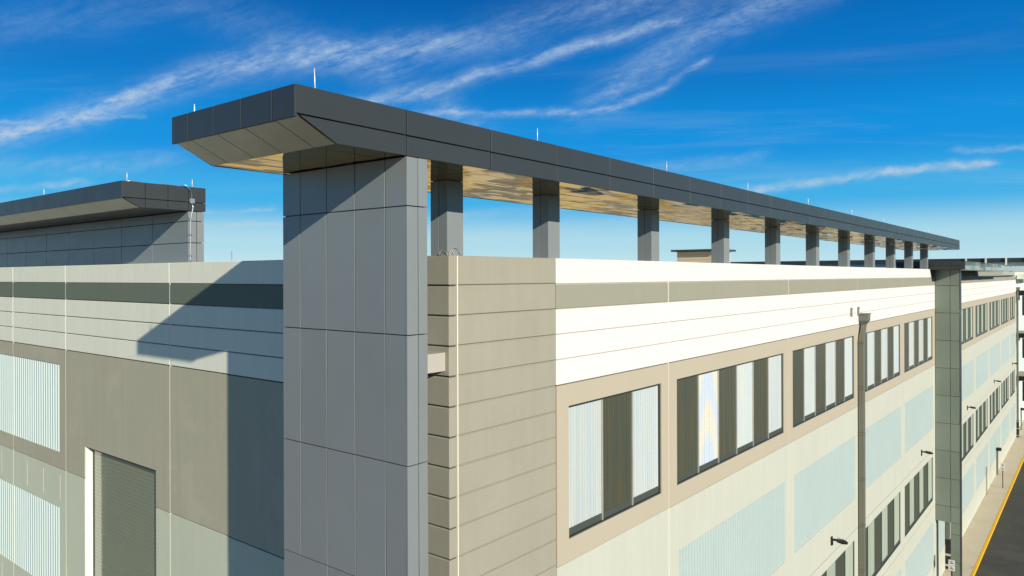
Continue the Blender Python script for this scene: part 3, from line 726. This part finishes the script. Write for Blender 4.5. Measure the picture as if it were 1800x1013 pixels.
# ---------------------------------------------------------------- far wing and stair landings
FW = thing('far_building', 'distant building wing with dark roof band above a pale wall on the horizon', 'building', (-30, 165, -19))
box('wall', -95, 40, 160, 180, -19.1, 2.2, 'bluewall', FW, 0)
box('roof_band', -96, 41, 159.3, 180, 2.2, 3.0, 'fascia', FW, .02)
for i in range(14):
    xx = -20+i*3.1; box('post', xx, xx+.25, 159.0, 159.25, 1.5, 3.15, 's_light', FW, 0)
for i in range(26):
    xx = -88+i*5; box('window', xx, xx+3.4, 159.9, 160.02, -3.6, -1.4, 'frame', FW, 0)
EB = thing('stair_building', 'pale blue green end building with projecting stair landings at the right edge', 'building', (-9, 120, -19))
box('wall', -16, -8.25, 105.2, 158, -19.1, -.1, 'bluewall', EB, 0)
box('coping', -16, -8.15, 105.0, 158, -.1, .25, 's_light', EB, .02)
for z_ in (-1.95, -7.0, -12.1):
    s = box('landing', -8.25, -5.6, 106.5, 112, z_-.2, z_, 'slab', EB, .02)
    box('edge_beam', -8.24, -5.55, 106.38, 106.498, z_-.55, z_+.02, 'black', s, .01)
    box('hanger', -7.55, -7.35, 106.2, 106.37, z_-2.9, z_-.56, 'black', s, .01)
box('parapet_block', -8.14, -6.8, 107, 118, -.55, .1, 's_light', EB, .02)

# ---------------------------------------------------------------- pavement furniture
def parking_sign(x, y, label):
    t = thing('parking_sign', label, 'sign', (x, y, -19), 'no-parking signs')
    box('post', x-.03, x+.03, y-.03, y+.03, -19, -16.85, 'black', t, .004)
    for z_ in (-16.95, -17.28):
        p = box('plate', x-.16, x+.16, y-.05, y-.032, z_-.14, z_+.16, 'signw', t, .004)
        box('print_mark', x-.11, x+.05, y-.053, y-.0505, z_+.05, z_+.10, 'red', p, 0)
        box('print_mark', x-.10, x+.11, y-.053, y-.0505, z_-.06, z_-.02, 'frame', p, 0)
        box('print_mark', x-.06, x+.08, y-.053, y-.0505, z_-.01, z_+.02, 'red', p, 0)
parking_sign(-7.02, 50.1, 'white plate sign on black post standing in front of the portal pier')
parking_sign(-7.05, 78.6, 'white plate sign on black post on the far pavement by the yellow kerb')
def pipe_lamp(y, h, label):
    t = thing('wall_lamp', label, 'lamp', (EX+.1, y, -19), 'pipe lamps at the wall foot')
    box('pipe', EX+.02, EX+.16, y-.07, y+.07, -19, -19+h, 'down', t, .01)
    box('lamp_head', EX+.01, EX+.42, y-.16, y+.16, -19+h, -18.72+h, 'black', t, .04)
pipe_lamp(83.5, 2.3, 'grey pipe with black lamp head at the wall foot behind the far sign')
t = thing('thin_pole', 'thin grey pole against the white wall by the pavement joint', 'pole', (-7.9, 75.6, -19)); box('shaft', -7.95, -7.89, 75.4, 75.46, -19, -16.6, 'down', t, .01)
t = thing('wall_hatch', 'narrow grey meter cover on the wall short of the portal pier', 'hatch', (EX, 50.5, -17)); box('cover', EX+.001, EX+.04, 50.45, 50.75, -17.6, -16.9, 'down', t, .01)
pipe_lamp(109.5, 2.4, 'grey pipe with dark lamp head against the far pale blue wall')

# ---------------------------------------------------------------- treeline east of the road (mirrored in the glossy fascia)
rng = random.Random(3); v = []; f = []
for i in range(90):
    cx_, cy_ = rng.uniform(60, 120), rng.uniform(-40, 420); hh = rng.uniform(9, 20); rw = rng.uniform(3, 7)
    for q in range(150):
        a = rng.uniform(0, 6.28); b = rng.uniform(-1, 1); rr_ = rng.uniform(.4, 1)
        p = Vector((cx_+rw*rr_*math.cos(a)*math.sqrt(1-b*b), cy_+rw*rr_*math.sin(a)*math.sqrt(1-b*b), -19+hh*.6+hh*.4*b*rr_)); s = rng.uniform(.5, 1.3)
        u1 = Vector((rng.uniform(-1, 1), rng.uniform(-1, 1), rng.uniform(-1, 1))).normalized()*s; u2 = u1.orthogonal().normalized()*s
        n0 = len(v); v += [p-u1, p+u2, p+u1, p-u2]; f += [(n0, n0+1, n0+2, n0+3)]
o = mesh('treeline', v, f, 'leaf'); o['kind'] = 'stuff'; o['label'] = 'dark distant trees mirrored in the glossy side of the flat canopy'
print('objects', len(bpy.data.objects))
